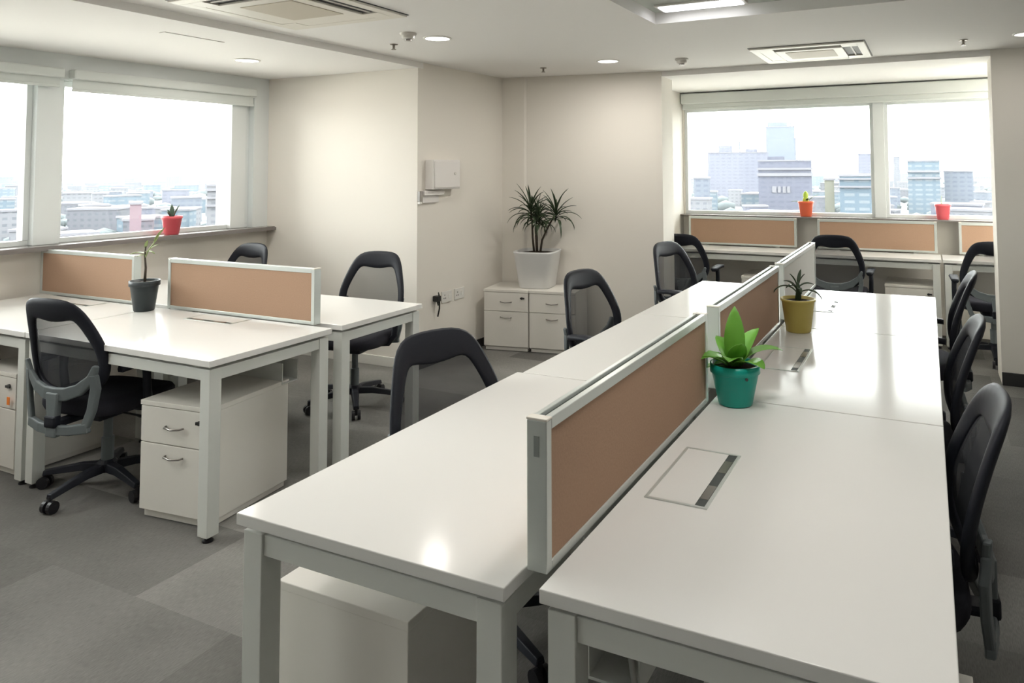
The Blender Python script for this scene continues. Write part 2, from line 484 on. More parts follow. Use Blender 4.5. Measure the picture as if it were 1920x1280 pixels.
def add_flap(desk, x0, x1, y0, y1, slot, zt=.75):
    """cable flap lying in the top; slot = which side the brush slot is on"""
    lx, ly = desk.location.x, desk.location.y
    x0 -= lx; x1 -= lx; y0 -= ly; y1 -= ly
    bm = bmesh.new(); t = .008
    z0, z1 = zt - .001, zt + .0025
    box(bm, x0, x1, y0, y0 + t, z0, z1); box(bm, x0, x1, y1 - t, y1, z0, z1)
    box(bm, x0, x0 + t, y0 + t, y1 - t, z0, z1); box(bm, x1 - t, x1, y0 + t, y1 - t, z0, z1)
    obj('cable_flap_rim', bm, 'aluminium', desk)
    w = .024
    if slot == 'x1': lid = (x0 + t, x1 - t - w, y0 + t, y1 - t); sl = (x1 - t - w, x1 - t, y0 + t, y1 - t)
    else: lid = (x0 + t, x1 - t, y0 + t + w, y1 - t); sl = (x0 + t, x1 - t, y0 + t, y0 + t + w)
    obj('cable_flap_lid', nbox(*lid, zt - .001, zt + .0018), 'laminate', desk)
    s = obj('cable_slot', nbox(*sl, zt - .001, zt + .0012), 'groove', desk, label='black brush slot of the cable flap')
    for q in (.12, .62):
        bm = bmesh.new()
        if slot == 'x1':
            L = sl[3] - sl[2]; box(bm, sl[0] + .002, sl[1] - .002, sl[2] + L * q, sl[2] + L * (q + .24), zt, zt + .0022)
        else:
            L = sl[1] - sl[0]; box(bm, sl[0] + L * q, sl[0] + L * (q + .24), sl[2] + .002, sl[3] - .002, zt, zt + .0022)
        obj('slot_plate', bm, 'handle_metal', s)

GA = 'white desks of the long double row'
a_left = [make_desk(-1.462, -.742, 1.235, 2.535, 'nearest left-hand white desk of the long row, whose front corner points at the camera', None),
          make_desk(-1.440, -.742, 2.541, 3.810, 'middle left-hand white desk of the long row, before the corner cabinets', None),
          make_desk(-1.440, -.742, 3.816, 5.085, 'farthest left-hand white desk of the long row, by the back opening', None)]
a_right = [make_desk(-.682, .022, 1.262, 2.552, 'nearest right-hand white desk, large in the foreground with open cable flap', None),
           make_desk(-.682, .022, 2.558, 3.812, 'middle right-hand white desk of the long row, just beyond the teal pot', None),
           make_desk(-.682, .022, 3.818, 5.018, 'farthest right-hand white desk of the long row, just beyond the yellow pot', None)]
for d_ in a_left + a_right: d_['group'] = GA
add_flap(a_right[0], -.636, -.482, 1.71, 2.06, 'x1')
add_flap(a_right[1], -.625, -.470, 2.985, 3.375, 'x1')
add_flap(a_right[2], -.636, -.482, 4.27, 4.62, 'x1')
GB = 'white desks of the left cluster'
b_front = [make_desk(-4.02, -2.70, 2.135, 2.835, 'white desk of the left cluster with drawer pedestal at its near corner, beside the aisle', GB),
           make_desk(-5.17, -4.03, 2.135, 2.835, 'white desk cut by the left edge of the photo, under the left window', GB)]
b_back = [make_desk(-4.02, -2.70, 2.905, 3.565, 'white desk behind the right-hand pinboard of the left cluster, with a chair behind', GB),
          make_desk(-5.15, -4.03, 2.905, 3.565, 'white desk behind the left-hand pinboard of the left cluster', GB)]
add_flap(b_front[0], -3.60, -3.25, 2.68, 2.82, 'y0')
add_flap(b_front[1], -4.80, -4.45, 2.68, 2.82, 'y0')
GC = 'white desks along the back window'
c_desks = [make_desk(-2.335, -1.075, 7.03, 7.44, 'left-hand white desk along the back window, beside the alcove wall', GC),
           make_desk(-1.065, .085, 7.03, 7.44, 'middle white desk along the back window, below the orange pot', GC),
           make_desk(.095, 1.35, 7.03, 7.44, 'right-hand white desk at the back window, partly behind the pillar', GC)]

# ================================================================== PARTITION SCREENS
def make_screen(L, h, label, group, loc, rz, fabric='pinboard', t=.045):
    """screen along local x, bottom at z=0 (desktop level); two pinboards in an aluminium frame"""
    r = thing('partition_screen', label, 'partition', loc, rz, group)
    p = .028; w = .022
    f = bmesh.new()
    box(f, -L / 2, -L / 2 + w, -t / 2, t / 2, 0, h - .004); box(f, L / 2 - w, L / 2, -t / 2, t / 2, 0, h - .004)
    box(f, -L / 2 + w, L / 2 - w, -t / 2, t / 2, 0, .018)
    # top rail is two lips with a dark groove between them
    box(f, -L / 2 + w, L / 2 - w, -t / 2, -t / 2 + .016, h - .024, h); box(f, -L / 2 + w, L / 2 - w, t / 2 - .012, t / 2, h - .022, h - .002)
    box(f, -L / 2 + w, L / 2 - w, -t / 2 + .016, t / 2 - .012, h - .024, h - .012)
    obj('frame', f, 'aluminium' if fabric == 'pinboard' else 'aluminium', r, .0018)
    obj('groove_strip', nbox(-L / 2 + w, L / 2 - w, -t / 2 + .017, t / 2 - .013, h - .013, h - .010), 'groove', r, label='dark groove along the top rail')
    for s in (-1, 1):
        y0, y1 = sorted((s * (t / 2 - .012), s * (t / 2 - .004)))
        obj('pinboard', nbox(-L / 2 + w, L / 2 - w, y0, y1, .018, h - .022), fabric, r)
    obj('core', nbox(-L / 2 + w, L / 2 - w, -t / 2 + .012, t / 2 - .012, .018, h - .024), 'groove', r)
    for xx in (-L / 2 + w / 2, L / 2 - w / 2):
        obj('end_cap', nbox(xx - w / 2 - .001, xx + w / 2 + .001, -t / 2 - .001, t / 2 + .001, h - .004, h + .001), 'ac_white', r, .0015)
    for xx in (-L * .33, L * .33): obj('clamp', nbox(xx - .02, xx + .02, -t / 2 + .005, t / 2 - .005, -.05, 0), 'frame_metal', r)
    return r
XS = -.712
GSA = 'pinboard screens down the middle of the long row'
s1 = make_screen(1.18, .296, 'nearest brown pinboard screen on the long row, large with aluminium frame', GSA, (XS, 1.90, .75), PI / 2)
s2 = make_screen(1.20, .292, 'second pinboard screen on the long row, between the teal and yellow pots', GSA, (XS, 3.24, .75), PI / 2)
s3 = make_screen(1.20, .288, 'farthest pinboard screen on the long row, behind the yellow pot', GSA, (XS, 4.57, .75), PI / 2, 'pinboard_glare')
bm = bmesh.new(); box(bm, .0, .03, 0, .022, .0, .028); obj('bracket_knob', bm, 'plastic_white', s1, .005).location = (-.45, .024, .06)
bm = bmesh.new(); lathe(bm, [(.012, 0), (.012, .001)], 20); o = obj('maker_mark', nbox(-.0012, 0, -.006, .006, .222, .262), 'sticker', s1, label='small grey mark on the screen end post'); o.location = (-.590, 0, 0)
GSB = 'pinboard screens on the left cluster'
make_screen(1.13, .285, 'right-hand tan pinboard screen on the left cluster, beside the black pot', GSB, (-3.40, 2.87, .75), 0)
make_screen(.95, .285, 'left-hand tan pinboard screen on the left cluster, by the window', GSB, (-4.745, 2.87, .75), 0)
GSC = 'pinboard screens along the back window'
make_screen(1.08, .28, 'left tan pinboard screen below the back window', GSC, (-1.705, 7.465, .76), 0, t=.035)
make_screen(1.03, .28, 'middle tan pinboard screen below the back window, between orange and pink pots', GSC, (-.455, 7.465, .76), 0, t=.035)
make_screen(1.04, .28, 'right tan pinboard screen below the back window, cut off by the pillar', GSC, (.755, 7.465, .76), 0, t=.035)

# ================================================================== DRAWER PEDESTALS
def make_pedestal(label, group, h=.515, w=.40, d=.48, key=True):
    r = thing('drawer_pedestal', label, 'drawer cabinet', (0, 0, 0), 0, group)
    obj('carcass', nbox(-w / 2, w / 2, -d / 2 + .018, d / 2, .03, h - .022), 'cabinet', r, .002)
    obj('top_panel', nbox(-w / 2 - .003, w / 2 + .003, -d / 2 - .002, d / 2 + .003, h - .021, h), 'cabinet', r, .002)
    obj('plinth', nbox(-w / 2 + .01, w / 2 - .01, -d / 2 + .02, d / 2 - .01, .004, .029), 'cabinet', r)
    def drawer(z0, z1, lock):
        f = obj('drawer', nbox(-w / 2 + .001, w / 2 - .001, -d / 2, -d / 2 + .017, z0, z1), 'cabinet', r, .002)
        bm = bmesh.new(); zc = (z0 + z1) / 2 + (.0 if lock else .10)
        tube(bm, [(-.05, -d / 2 - .001, zc), (-.043, -d / 2 - .018, zc), (.0, -d / 2 - .024, zc - .004), (.043, -d / 2 - .018, zc), (.05, -d / 2 - .001, zc)], .0045, 8)
        obj('handle', bm, 'handle_metal', f, smooth=True, label='curved metal handle')
        if lock:
            bm = bmesh.new(); tube(bm, [(w * .36, -d / 2 + .001, zc + .035), (w * .36, -d / 2 - .01, zc + .035)], .010, 14)
            box(bm, w * .36 - .012, w * .36 + .026, -d / 2 - .016, -d / 2 - .010, zc + .030, zc + .042)
            obj('lock', bm, 'key_black', f, label='black keyhole lock')
    drawer(.335, h - .024, True); drawer(.04, .331, False)
    return r
P = make_pedestal('white two-drawer pedestal standing under the near corner of the left cluster', 'white drawer pedestals')
P.location = (-3.035, 2.45, 0); P.rotation_euler = (0, 0, R(6))
def ped(x, y, rz, label, group='white drawer pedestals'):
    return dup(P, (x, y, 0), rz, label, group)
p2 = ped(-4.39, 2.43, 0, 'white pedestal with an orange tag on its lock, cut by the left photo edge')
tagb = obj('key_tag', nbox(-.012, .012, -.257, -.254, .36, .40), 'orange_tag', p2, .002, label='orange key tag'); tagb.location = (.165, .0, .0)
ped(-.19, 1.535, -PI / 2, 'white pedestal under the nearest right-hand desk, barely showing at the bottom')
a10 = R(10)
def rot10(x, y): return (-3.452 + x * math.cos(a10) - y * math.sin(a10), 5.41 + x * math.sin(a10) + y * math.cos(a10))
q1 = rot10(.203, .20); q2 = rot10(.612, .20)
cabg = 'white drawer cabinets in the corner'
P2 = make_pedestal('left of the two white drawer cabinets under the planter in the corner', cabg, d=.40)
P2.location = (q1[0], q1[1], 0); P2.rotation_euler = (0, 0, a10)
dup(P2, (-1.292, 1.595, 0), PI, 'white pedestal seen from behind under the front end of the long row', 'white drawer pedestals')
c2 = dup(P2, (q2[0], q2[1], 0), a10, 'right of the two white drawer cabinets under the planter in the corner', cabg)
ped(-.165, 7.30, 0, 'white pedestal under the middle back-window desk')
ped(-1.42, 7.30, 0, 'white pedestal under the left back-window desk')

# ================================================================== OFFICE CHAIR
def back_curve(z):
    """y of the back at height z (local, chair faces +y)"""
    t = (z - .42) / .55
    return -.235 - .10 * max(0, t) ** 1.25 + .025 * math.sin(max(0, min(1, t)) * PI)
OUT = [(.0, .955), (.09, .953), (.145, .938), (.178, .90), (.20, .85), (.222, .79), (.238, .73), (.240, .68), (.228, .635), (.20, .595), (.15, .567), (.08, .553), (0, .55)]
INN = [(.0, .850), (.06, .856), (.106, .866), (.130, .852), (.150, .815), (.172, .77), (.188, .725), (.191, .685), (.182, .65), (.160, .62), (.12, .60), (.07, .588), (0, .585)]
ZK = 1.17
OUT = [(x * 1.03, .97 - (.955 - z) * ZK) for x, z in OUT]; INN = [(x * 1.03, .97 - (.955 - z) * ZK) for x, z in INN]
def loop(pts):
    full = [Vector((x, z)) for x, z in pts] + [Vector((-x, z)) for x, z in pts[-2:0:-1]]
    return full
def back3(p, off):
    x, z = p.x, p.y
    return Vector((x, back_curve(z) + .10 * (x / .24) ** 2 * .45 + off, z))

def make_chair():
    r = thing('office_chair', 'black mesh office chair', 'chair')
    # back frame ring
    bm = bmesh.new(); o_, i_ = loop(OUT), loop(INN); n = len(o_)
    rings = []
    for k in range(n):
        mid = (o_[k] + i_[k]) / 2
        rings.append([bm.verts.new(back3(o_[k], .010)), bm.verts.new(back3(o_[k] * 1.0, -.012)), bm.verts.new(back3(mid, -.020)), bm.verts.new(back3(i_[k], -.010)), bm.verts.new(back3(i_[k], .008)), bm.verts.new(back3(mid, .018))])
    for k in range(n):
        a, b = rings[k], rings[(k + 1) % n]
        for j in range(6): bm.faces.new((a[j], a[(j + 1) % 6], b[(j + 1) % 6], b[j]))
    obj('back_frame', bm, 'chair_black', r, smooth=True, subsurf=1)
    # mesh panel
    bm = bmesh.new(); rows = []
    i2 = loop(INN); K = 6
    for s in range(K + 1):
        f = s / K
        rows.append([bm.verts.new(back3(Vector((p.x * (1.03 - f), .71 + (p.y - .71) * (1.03 - f))), .0)) for p in i2] if s < K else [bm.verts.new(back3(Vector((0, .71)), 0))])
    for s in range(K - 1):
        for k in range(n): bm.faces.new((rows[s][k], rows[s][(k + 1) % n], rows[s + 1][(k + 1) % n], rows[s + 1][k]))
    for k in range(n): bm.faces.new((rows[K - 1][k], rows[K - 1][(k + 1) % n], rows[K][0]))
    obj('mesh_panel', bm, 'mesh', r, smooth=True, label='see-through dark mesh back panel')
    # yoke: crescent, centre post, two outer bars, bottom bar
    bm = bmesh.new()
    def bar(pts, w, t=.022, off=-.03):
        # flat bar following (x,z) points on the back surface
        vv = []; pts = [(x * 1.03, .97 - (.955 - z) * ZK) for x, z in pts]
        for i, (x, z) in enumerate(pts):
            a = Vector(pts[max(i - 1, 0)]); b = Vector(pts[min(i + 1, len(pts) - 1)]); d = (b - a).normalized(); nn = Vector((-d.y, d.x))
            ww = w[i] if isinstance(w, list) else w
            L = Vector((x, z)) + nn * ww / 2; Q = Vector((x, z)) - nn * ww / 2
            vv.append([bm.verts.new(back3(L, off)), bm.verts.new(back3(Q, off)), bm.verts.new(back3(Q, off - t)), bm.verts.new(back3(L, off - t))])
        for a, b in zip(vv, vv[1:]):
            for j in range(4): bm.faces.new((a[j], a[(j + 1) % 4], b[(j + 1) % 4], b[j]))
        bm.faces.new(vv[0][::-1]); bm.faces.new(vv[-1])
    bar([(-.212, .69), (-.19, .64), (-.13, .595), (-.06, .575), (0, .572), (.06, .575), (.13, .595), (.19, .64), (.212, .69)], [.018, .04, .055, .06, .062, .06, .055, .04, .018])
    bar([(0, .58), (0, .50), (0, .41)], [.075, .06, .065], .03)
    for s in (-1, 1):
        bar([(s * .20, .655), (s * .205, .60), (s * .19, .52), (s * .165, .455)], [.03, .036, .034, .034], .024)
    bar([(-.18, .452), (-.09, .44), (0, .436), (.09, .44), (.18, .452)], .045, .026)
    obj('lumbar_yoke', bm, 'chair_grey', r, .006, label='grey plastic lumbar bracket behind the back')
    # seat
    bm = bmesh.new(); N = 28
    def sring(k, z, b=0):
        out = []
        for j in range(N):
            t = 2 * PI * j / N; c, s = math.cos(t), math.sin(t)
            e = .55
            x = .245 * k * math.copysign(abs(c) ** e, c); y = .235 * k * math.copysign(abs(s) ** e, s)
            out.append(bm.verts.new((x, y + .01, z - (.02 * max(0, y / .235) ** 2 if b else 0) + (.008 * (x / .245) ** 2 if b else 0))))
        return out
    rs = [sring(.86, .405), sring(.96, .412), sring(1.0, .43, 1), sring(1.0, .455, 1), sring(.95, .474, 1), sring(.80, .482, 1), sring(.45, .476, 1)]
    for a, b in zip(rs, rs[1:]):
        for j in range(N): bm.faces.new((a[j], a[(j + 1) % N], b[(j + 1) % N], b[j]))
    bm.faces.new(rs[0][::-1]); bm.faces.new(rs[-1])
    obj('seat', bm, 'seat_fabric', r, smooth=True)
    bm = bmesh.new(); box(bm, -.09, .09, -.12, .10, .355, .404); box(bm, -.035, .035, -.30, -.10, .375, .40); box(bm, -.035, .035, -.30, -.265, .375, .43)
    m_ = obj('tilt_mechanism', bm, 'chair_black', r, .008)
    bm = bmesh.new(); tube(bm, [(.08, -.02, .375), (.2, -.02, .37), (.25, -.02, .365)], [.005, .005, .009], 8); obj('lever', bm, 'caster', m_)
    # arms
    for s in (-1, 1):
        bm = bmesh.new()
        pts = [(s * .12, .0, .40), (s * .235, -.01, .41), (s * .272, -.02, .46), (s * .275, -.03, .56), (s * .272, -.03, .625)]
        tube(bm, pts, [.016, .018, .02, .018, .02], 10)
        a_ = obj('armrest', bm, 'chair_black', r, smooth=True)
        bm = bmesh.new(); rows = []
        for y, w, z in ((-.17, .018, .628), (-.15, .030, .632), (-.05, .034, .640), (.06, .036, .640), (.12, .030, .634), (.14, .016, .628)):
            rows.append([bm.verts.new((s * .272 + a, y, z + b)) for a, b in ((-w, 0), (-w * .8, .014), (w * .8, .014), (w, 0), (w * .8, -.012), (-w * .8, -.012))])
        for a, b in zip(rows, rows[1:]):
            for j in range(6): bm.faces.new((a[j], a[(j + 1) % 6], b[(j + 1) % 6], b[j]))
        bm.faces.new(rows[0][::-1]); bm.faces.new(rows[-1])
        obj('arm_pad', bm, 'chair_black', a_, smooth=True)
    bm = bmesh.new(); lathe(bm, [(.028, .10), (.028, .24), (.020, .245), (.020, .36)], 18); obj('gas_lift', bm, 'chair_grey', r, smooth=False)
    # five-star base and casters
    bm = bmesh.new(); lathe(bm, [(.03, .075), (.045, .085), (.045, .12), (.032, .135)], 18)
    obj('base_hub', bm, 'chair_black', r)
    for k in range(5):
        t = 2 * PI * k / 5 + R(-80 - 14); c, s = math.cos(t), math.sin(t); nn = Vector((-s, c, 0))
        bm = bmesh.new(); rows = []
        for q, w, z, h in ((.02, .03, .10, .03), (.12, .024, .10, .026), (.22, .020, .085, .022), (.30, .018, .072, .018)):
            p = Vector((c * q, s * q, z))
            rows.append([bm.verts.new(p + nn * a * w + Vector((0, 0, b * h))) for a, b in ((-1, -.6), (-.7, .7), (.7, .7), (1, -.6))])
        for a, b in zip(rows, rows[1:]):
            for j in range(4): bm.faces.new((a[j], a[(j + 1) % 4], b[(j + 1) % 4], b[j]))
        bm.faces.new(rows[0][::-1]); bm.faces.new(rows[-1])
        arm = obj('base_arm', bm, 'chair_black', r, .004)
        bm = bmesh.new(); ct = Vector((c * .295, s * .295, .028))
        for e in (-1, 1):
            tube(bm, [ct + nn * e * .008, ct + nn * e * .026], .028, 16)
        tube(bm, [ct + Vector((0, 0, .0)), ct + Vector((0, 0, .045))], .009, 8)
        obj('caster', bm, 'caster', arm)
    return r

CH = make_chair()
def chair(x, y, face, label, group, base=0, s=1.0):
    """face: direction the sitter looks, degrees, 90 = +y"""
    global first
    c = CH if first else copy_tree(CH)
    first = False
    c.location = (x, y, 0); c.rotation_euler = (0, 0, R(face - 90)); c.scale = (s, s, s)
    c['label'] = label; c['group'] = group
    for ch in c.children:
        if ch.name.startswith('base_arm'): ch.rotation_euler = (0, 0, R(base))
    return c
first = True
GCH = 'black mesh office chairs'
chair(-3.66, 2.33, 97, 'black mesh office chair seen from behind at the left cluster, its whole star base showing', GCH, base=7)
chair(-3.42, 3.80, 282, 'black mesh office chair behind the left cluster, against the cream alcove wall', GCH)
chair(-4.80, 3.86, 270, 'black office chair whose top just shows above the right pinboard of the left cluster', GCH)
chair(-4.92, 2.22, 90, 'black office chair under the left cluster desk at the left photo edge', GCH)
chair(-1.35, 2.13, -20, 'black mesh office chair tucked under the nearest left-hand desk of the long row', GCH, base=36, s=.985)
chair(-1.57, 3.90, -16, 'black mesh office chair in front of the corner cabinets', GCH, base=20, s=.975)
chair(-1.56, 5.42, -20, 'black mesh office chair at the far end of the long row, before the alcove corner', GCH)
chair(-2.03, 6.76, 90, 'black mesh office chair at the back window, cut by the alcove corner', GCH, s=.98)
chair(-.74, 6.95, 90, 'black mesh office chair at the back window below the orange pot', GCH)
chair(.44, 6.82, 92, 'black mesh office chair at the back window, half behind the pillar', GCH)
chair(-.155, 2.26, 184, 'nearest black office chair on the right, seen edge-on beside the foreground desk', GCH, base=36, s=.98)
chair(-.14, 3.38, 182, 'second black office chair on the right of the long row', GCH, s=.975)
chair(-.11, 4.62, 180, 'third and farthest black office chair on the right of the long row', GCH)

# ================================================================== POTS AND PLANTS
def pot(name, label, x, y, z, rt_, rb, h, m, rim=.014, cat='potted plant', group=None, rimw=.004):
    r = thing(name, label, cat, (x, y, z), 0, group)
    bm = bmesh.new()
    lathe(bm, [(rb * .9, 0), (rb, .004), (rt_ * .985 - rimw, h - rim), (rt_, h - rim + .002), (rt_, h), (rt_ - .006, h), (rt_ - .010, h - .016), (.002, h - .017)], 36)
    p = obj('pot', bm, m, r, smooth=False)
    for f in p.data.polygons: f.use_smooth = abs(f.normal.z) < .5
    bm = bmesh.new(); lathe(bm, [(rt_ - .011, h - .014), (rt_ * .5, h - .008), (.004, h - .007)], 24); obj('soil', bm, 'soil', r)
    return r

# teal pot, broad leaves
r = pot('potted_plant', 'teal pot with a bright green broad-leaved plant on the foreground desk', -.602, 2.505, .75, .083, .056, .135, 'pot_teal', rim=.03)
for az, L, w, ri, dr in ((205, .15, .085, .85, 1.5), (170, .17, .08, .55, 1.2), (100, .20, .075, 1.55, .2), (50, .155, .09, 1.25, .7), (15, .17, .085, 1.0, 1.3), (-35, .14, .08, .8, 1.3), (-85, .13, .075, 1.0, 1.3), (-140, .14, .085, .9, 1.4), (140, .13, .07, 1.1, .8), (-60, .12, .07, 1.25, .6), (185, .12, .07, .2, 1.0)):
    a = R(az); bm = leafblade(bmesh.new(), (.012 * math.cos(a), .012 * math.sin(a), .118), a, L, w, ri, dr, .12, 10)
    thicken(obj('leaf', bm, 'leaf_bright', r, smooth=True), .0012)
bm = bmesh.new(); tube(bm, [(.0, 0, .12), (0, 0, .15)], .006, 8); obj('stem', bm, 'leaf_bright', r)
bm = bmesh.new(); tube(bm, [(.052, -.060, .100), (.0535, -.0625, .100)], .005, 10); obj('drain_hole', bm, 'groove', r)
# yellow pot, aloe-like
r = pot('potted_plant', 'yellow pot with a small dark drooping plant on the long row', -.582, 3.72, .75, .082, .058, .158, 'pot_yellow', rim=.012)
bm = bmesh.new(); tube(bm, [(0, 0, .14), (.004, 0, .19), (0, 0, .235)], [.016, .013, .008], 10); obj('stem', bm, 'leaf_dark', r, smooth=True)
for az, z, L, w, ri, dr in ((185, .185, .14, .020, .9, 2.3), (-10, .18, .13, .018, .7, 1.9), (150, .20, .09, .018, .9, 1.2), (30, .21, .08, .018, .7, 1.2), (80, .215, .09, .018, 1.3, .6), (-70, .2, .09, .02, .5, 1.3), (-120, .2, .09, .018, .9, 1.6), (210, .225, .06, .015, 1.2, .4), (0, .23, .055, .015, 1.2, .4)):
    a = R(az); thicken(obj('leaf', leafblade(bmesh.new(), (.006 * math.cos(a), .006 * math.sin(a), z), a, L, w, ri, dr, .2, 10), 'leaf_dark', r, smooth=True), .003)
# black nursery pot with thin seedling
r = pot('potted_plant', 'black nursery pot with a thin sparse seedling on the left cluster', -4.02, 2.745, .75, .080, .053, .170, 'pot_black', rim=.03, rimw=.006)
bm = bmesh.new(); tube(bm, [(0, 0, .155), (.006, 0, .24), (-.004, .0, .31), (.002, 0, .36)], [.008, .006, .005, .004], 8); obj('stem', bm, 'bark', r, smooth=True)
bm = bmesh.new(); tube(bm, [(0, 0, .30), (.03, 0, .345), (.08, .01, .40), (.11, .01, .44)], [.004, .003, .003, .002], 6); obj('branch', bm, 'stem_green', r, smooth=True)
for b_, az, L, w, ri, dr in (((0, 0, .32), 185, .13, .024, .15, .6), ((.06, .01, .385), 5, .12, .022, .95, .3), ((0, 0, .33), 10, .07, .022, .2, .8), ((.02, 0, .335), 60, .07, .02, .8, .6), ((0, 0, .35), 120, .05, .02, 1.2, .3), ((.0, 0, .31), -90, .05, .02, .3, .8)):
    a = R(az); thicken(obj('leaf', leafblade(bmesh.new(), b_, a, L, w, ri, dr, .15, 8), 'stem_green', r, smooth=True), .0012)
# coral pot on the left sill
r = pot('potted_plant', 'coral pot with pointed grey-green leaves on the left window sill', WX(3.74) + .045, 3.74, 1.056, .074, .050, .14, 'pot_coral', rim=.02)
for az, L, w, ri, dr in ((150, .10, .035, 1.5, .1), (20, .11, .02, 1.15, .1), (200, .07, .03, 1.2, .2), (-80, .06, .025, 1.0, .3)):
    a = R(az); thicken(obj('leaf', leafblade(bmesh.new(), (.012 * math.cos(a), .012 * math.sin(a), .128), a, L, w, ri, dr, .3, 8), 'leaf_greygreen', r, smooth=True), .003)
bm = bmesh.new(); lathe(bm, [(.004, 0), (.010, .003), (.008, .008)], 12); o = obj('white_sticker', nbox(-.008, .008, -.064, -.0605, .095, .112), 'socket_white', r)
# orange pot on the back sill
r = pot('potted_plant', 'orange pot with yellow-green cactus-like plant on the back window sill', -1.085, 7.545, 1.056, .076, .052, .15, 'pot_orange', rim=.02)
bm = bmesh.new(); lathe(bm, [(.02, .13), (.030, .155), (.026, .18), (.019, .187), (.026, .20), (.024, .225), (.010, .245), (.002, .248)], 14); obj('stem', bm, 'leaf_yellow', r, smooth=True)
for az, L, w, ri, dr in ((175, .13, .03, .15, .2), (5, .14, .02, .85, .5), (100, .08, .03, 1.0, .4), (-60, .07, .03, .9, .5)):
    a = R(az); thicken(obj('leaf', leafblade(bmesh.new(), (.012 * math.cos(a), .012 * math.sin(a), .138), a, L, w, ri, dr, .2, 8), 'leaf_mid', r, smooth=True), .002)
# pink pot
r = pot('potted_plant', 'pink pot with a bare thin sprout on the back window sill', .115, 7.545, 1.056, .070, .048, .14, 'pot_pink', rim=.02)
bm = bmesh.new(); tube(bm, [(-.005, 0, .12), (-.012, 0, .17), (-.006, 0, .215)], [.004, .003, .002], 6); obj('stem', bm, 'stem_green', r)

# planter with dracaena
px_, py_ = rot10(.41, .235)
r = thing('potted_plant', 'tall spiky-leaved plant in a large white tapered planter on the corner cabinets', 'potted plant', (px_, py_, .515), a10)
bm = bmesh.new()
def rsq(h, z, e=.22, n=40):
    out = []
    for j in range(n):
        t = 2 * PI * j / n; c, s = math.cos(t), math.sin(t)
        out.append(bm.verts.new((h * math.copysign(abs(c) ** (e * 2), c), h * math.copysign(abs(s) ** (e * 2), s), z)))
    return out
prs = [rsq(.135, 0), rsq(.142, .008), rsq(.180, .285), rsq(.186, .30), rsq(.186, .312), rsq(.172, .312), rsq(.168, .27)]
for a, b in zip(prs, prs[1:]):
    for j in range(40): bm.faces.new((a[j], a[(j + 1) % 40], b[(j + 1) % 40], b[j]))
bm.faces.new(prs[0][::-1]); bm.faces.new(prs[-1])
obj('planter', bm, 'pot_white', r, smooth=True)
bm = bmesh.new(); prs = [rsq(.170, .283), rsq(.09, .297), rsq(.01, .299)]
for a, b in zip(prs, prs[1:]):
    for j in range(40): bm.faces.new((a[j], a[(j + 1) % 40], b[(j + 1) % 40], b[j]))
bm.faces.new(prs[-1]); obj('soil', bm, 'soil', r)
stems = [([(-.03, 0, .28), (-.045, .0, .42), (-.05, .0, .56), (-.06, .0, .66)], 1.0), ([(.02, .01, .28), (.035, .02, .40), (.10, .02, .53), (.17, .0, .64)], .95),
         ([(.0, -.02, .28), (-.005, -.03, .44), (.03, -.04, .55), (.03, -.05, .60)], .7), ([(-.01, .02, .28), (-.02, .04, .45), (-.04, .05, .6), (-.02, .05, .62)], .7)]
for pts, sc in stems:
    bm = bmesh.new(); tube(bm, pts, [.011, .009, .008, .007], 8); st = obj('stem', bm, 'bark', r, smooth=True)
    bm = bmesh.new(); tip = Vector(pts[-1])
    n = int(36 * sc)
    for k in range(n):
        az = k * 2.399; f = k / n
        rise = 1.45 - 1.35 * f + random.uniform(-.1, .1); sh = 1 - .5 * max(0, math.sin(az)) * math.cos(max(0, rise))
        leafblade(bm, tip + Vector((0, 0, -.07 * f)), az, sh * sc * random.uniform(.22, .29), .019, rise, random.uniform(.2, .8) + f * 1.6, .3, 9)
    thicken(obj('leaf_tuft', bm, 'leaf_dark', st, smooth=True), .0015)

# ================================================================== WALL ITEMS
adir = Vector((C2[0] - C1[0], C2[1] - C1[1])).normalized(); ang = math.atan2(adir.y, adir.x)
def onwall(name, label, cat, s, z):
    p = Vector(C1) + adir * s
    return thing(name, label, cat, (p.x, p.y, z), ang)       # local +x along wall (away), local -y into the room
w = onwall('wall_box', 'white rectangular box mounted high on the side wall', 'wall box', .09, 1.38)
obj('casing', nbox(0, .35, -.085, -.001, 0, .235), 'plastic_white', w, .006)
obj('front_cover', nbox(.012, .338, -.092, -.0855, .012, .223), 'plastic_white', w, .005)
bm = bmesh.new(); tube(bm, [(.27, -.0925, .125), (.27, -.098, .125)], .011, 12); obj('button', bm, 'detector', w)
w = onwall('wall_tray', 'small white ledge fixed to the wall just below the white box', 'ledge', .04, 1.275)
obj('ledge', nbox(0, .24, -.045, -.001, .06, .098), 'plastic_white', w, .003); obj('back_plate', nbox(0, .20, -.02, -.001, 0, .059), 'plastic_white', w, .003)
w = onwall('door_sensor', 'small grey metal device on the wall corner below the white box', 'sensor', .0, 1.27)
obj('body', nbox(0, .035, -.028, -.001, .02, .10), 'handle_metal', w, .003); obj('base_block', nbox(.002, .03, -.024, -.001, 0, .019), 'socket_white', w, .002)
for s_, lab in ((.30, 'left white double socket plate low on the side wall, with black plug'), (.47, 'right white socket plate low on the side wall, nearer the corner')):
    w = onwall('wall_socket', lab, 'socket', s_, .46)
    obj('plate', nbox(0, .13, -.010, -.001, 0, .09), 'socket_white', w, .003)
    obj('rocker', nbox(.085, .11, -.013, -.0105, .03, .06), 'white_paint', w)
    bm = bmesh.new()
    for dx, dz in ((.035, .06), (.025, .035), (.045, .035)): tube(bm, [(dx, -.0102, dz), (dx, -.0112, dz)], .005, 8)
    obj('socket_holes', bm, 'groove', w)
w = onwall('power_plug', 'black power adaptor with dangling cable plugged in beside the socket plates', 'plug', .19, .46)
